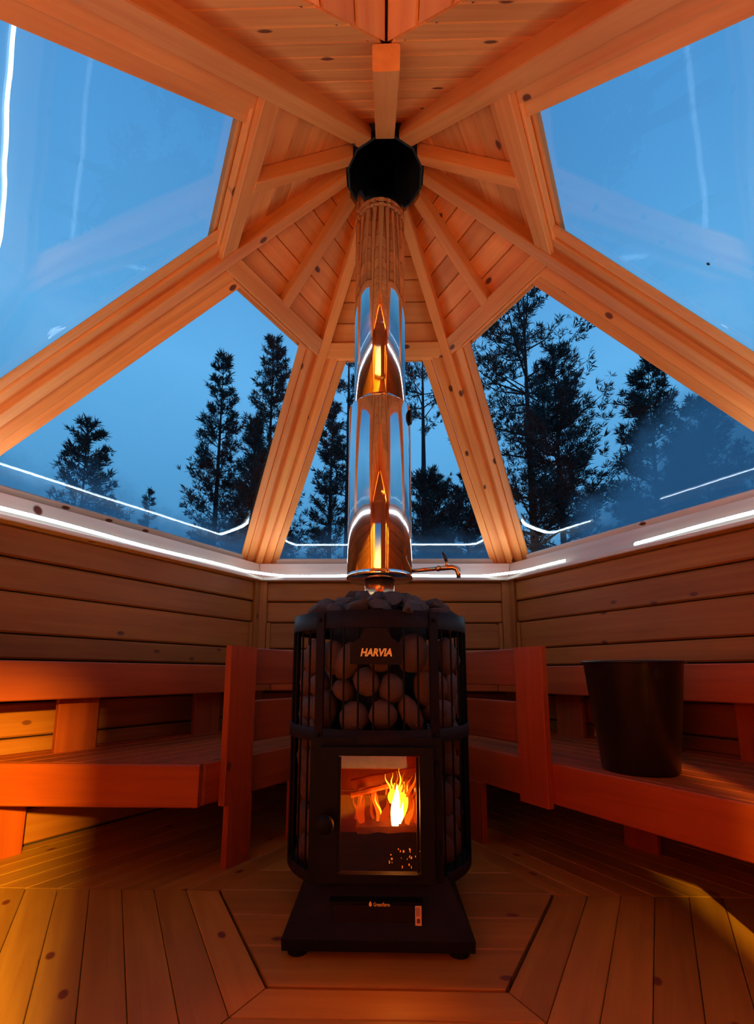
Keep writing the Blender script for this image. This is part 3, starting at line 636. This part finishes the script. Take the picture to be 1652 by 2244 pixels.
# ------------------------------------------------------------------ outside: snow and pines
gd = add('ground', mesh('ground', [(-80, -80, -.35), (80, -80, -.35), (80, 80, -.35), (-80, 80, -.35)], [(0, 1, 2, 3)], M_snow)); tag(gd, 'snowy ground around the hut', 'ground', kind='structure')
def ray(px, py):
    d = MC @ Vector(((px - CX) / FPX, 1, -(py - CY) / FPX)); h = math.hypot(d.x, d.y); return d / h
def pine(px, tip, r, crown0, rad, dens, seed, label, open_=0.0, tuft=.16, power=.9, name='pine_tree', bare=0):
    d = ray(px, tip); base = CAMP + d * r; H = base.z + .35; bx, by = base.x, base.y
    rnd = random.Random(seed)
    t = empty(name, (bx, by, -.35), label=label, cat='tree', group='pines outside the roof windows')
    M = Matrix.Translation((bx, by, -.35))
    bend = [rnd.gauss(0, .02) * H * .3 for _ in range(4)]
    axis = lambda f: Vector((bend[0] * math.sin(f * 3), bend[1] * math.sin(f * 2.6), f * H))
    rt = .012 * H + .02
    add('trunk', mesh('trunk', *tube([axis(i / 14) for i in range(15)], [max(.008, rt * (1 - i / 14)) for i in range(15)], 8), M_bark), t, M)
    bparts = []; V = []; Fc = []
    def tuft_at(p, dirv, L):
        for _ in range(11):
            q = (dirv + Vector((rnd.gauss(0, .75), rnd.gauss(0, .75), rnd.gauss(.15, .6)))).normalized()
            s = q.cross(Vector((rnd.gauss(0, 1), rnd.gauss(0, 1), rnd.gauss(0, 1)))).normalized() * L * rnd.uniform(.035, .075)
            l = L * rnd.uniform(.6, 1.15); o = len(V)
            V.extend([tuple(p - s * .4), tuple(p + q * l * .55 + s), tuple(p + q * l), tuple(p + q * l * .5 - s)]); Fc.append((o, o + 1, o + 2, o + 3))
    nw = int(dens * (1 - crown0) * 16)
    for i in range(nw):
        f = crown0 + (1 - crown0) * (i + rnd.random()) / nw
        prof = ((1 - f) / (1 - crown0)) ** power
        if open_: prof = max(prof * .6, min(1, 2.2 * (1 - f) / (1 - crown0)) * rnd.uniform(.5, 1)) if open_ > .5 else prof
        for b in range(rnd.choice((3, 4, 5))):
            if rnd.random() < open_ * .35: continue
            az = rnd.uniform(0, 2 * PI); L = rad * prof * rnd.uniform(.65, 1.15) + .10
            up = rnd.uniform(-.05, .55) + .35 * f
            p0 = axis(f); dv = Vector((math.cos(az), math.sin(az), up)).normalized(); tip_ = Vector((math.cos(az), math.sin(az), up + .5)).normalized()
            pts = [p0, p0 + dv * L * .5, p0 + dv * L * .5 + tip_ * L * .5]
            bparts.append(tube(pts, [.006 + .012 * L, .005 + .006 * L, .004], 4, caps=False))
            nt_ = max(4, int(L / (tuft * .16)))
            for j in range(nt_):
                g = rnd.uniform(.25, 1) ** .8
                p = (pts[0].lerp(pts[1], g * 2) if g < .5 else pts[1].lerp(pts[2], g * 2 - 1)) + Vector((rnd.gauss(0, 1), rnd.gauss(0, 1), rnd.gauss(0, .7))) * L * .10
                tuft_at(p, tip_, tuft * rnd.uniform(.45, .85))
            tuft_at(pts[2], tip_, tuft * .9)
    for j in range(5): tuft_at(axis(1) - Vector((0, 0, .25 * j * tuft)), Vector((0, 0, 1)), tuft * .9)
    add('branches', mesh('branches', *merge(bparts), M_bark), t, M)
    m = bpy.data.meshes.new('needles'); m.from_pydata(V, [], Fc); m.materials.append(M_needle); add('needles', m, t, M)
pine(190, 930, 9.0, .30, .95, 2.6, 1, 'small bushy pine at the far left behind the left roof window', tuft=.17, power=.75)
pine(327, 1080, 16.0, .30, .55, 2.2, 2, 'tiny distant pine standing alone between the left trees', tuft=.18)
pine(490, 775, 13.0, .22, 1.15, 3.0, 3, 'tall slender pine with a bare-looking trunk in the left window', open_=.3, tuft=.23, power=.7)
pine(600, 745, 13.5, .15, 1.35, 4.0, 4, 'dense tall pine right beside the left rafter', tuft=.24, power=.6)
pine(560, 930, 11.5, .15, .95, 4.0, 15, 'shorter dark pine in front of the dense tall one', tuft=.2, power=.6)
pine(732, 890, 12.5, .25, .85, 3.0, 5, 'thin pine with a straight trunk left of the steel flue', open_=.3, tuft=.22, power=.65)
pine(765, 700, 17.0, .50, 1.5, 1.5, 6, 'tall open pine crown just behind the steel flue', open_=.6, tuft=.30)
pine(925, 690, 15.0, .66, 1.5, 2.0, 7, 'tall pine with a broad open crown right of the flue', open_=.6, tuft=.28)
pine(940, 1050, 10.0, .2, 1.1, 4.2, 8, 'low dark bushy pine at the foot of the middle window', tuft=.18, power=.4)
pine(1020, 1060, 11.0, .2, .9, 3.4, 18, 'low pine beside the right rafter of the middle window', tuft=.18, power=.4)
pine(1145, 585, 10.5, .30, 2.2, 2.5, 9, 'biggest pine with a thick trunk in the right window', open_=.7, tuft=.24)
pine(1212, 765, 10.0, .15, 1.1, 3.0, 10, 'full pine overlapping the biggest one on its right', open_=.2, tuft=.20, power=.5)
pine(1420, 800, 10.5, .25, 1.1, 3.6, 12, 'rounded dark pine at the far right of the right window', tuft=.20, power=.55)
pine(1535, 880, 11.5, .55, 1.0, 3.6, 13, 'pine top just touching the right rafter at the frame edge', tuft=.2, power=.5)
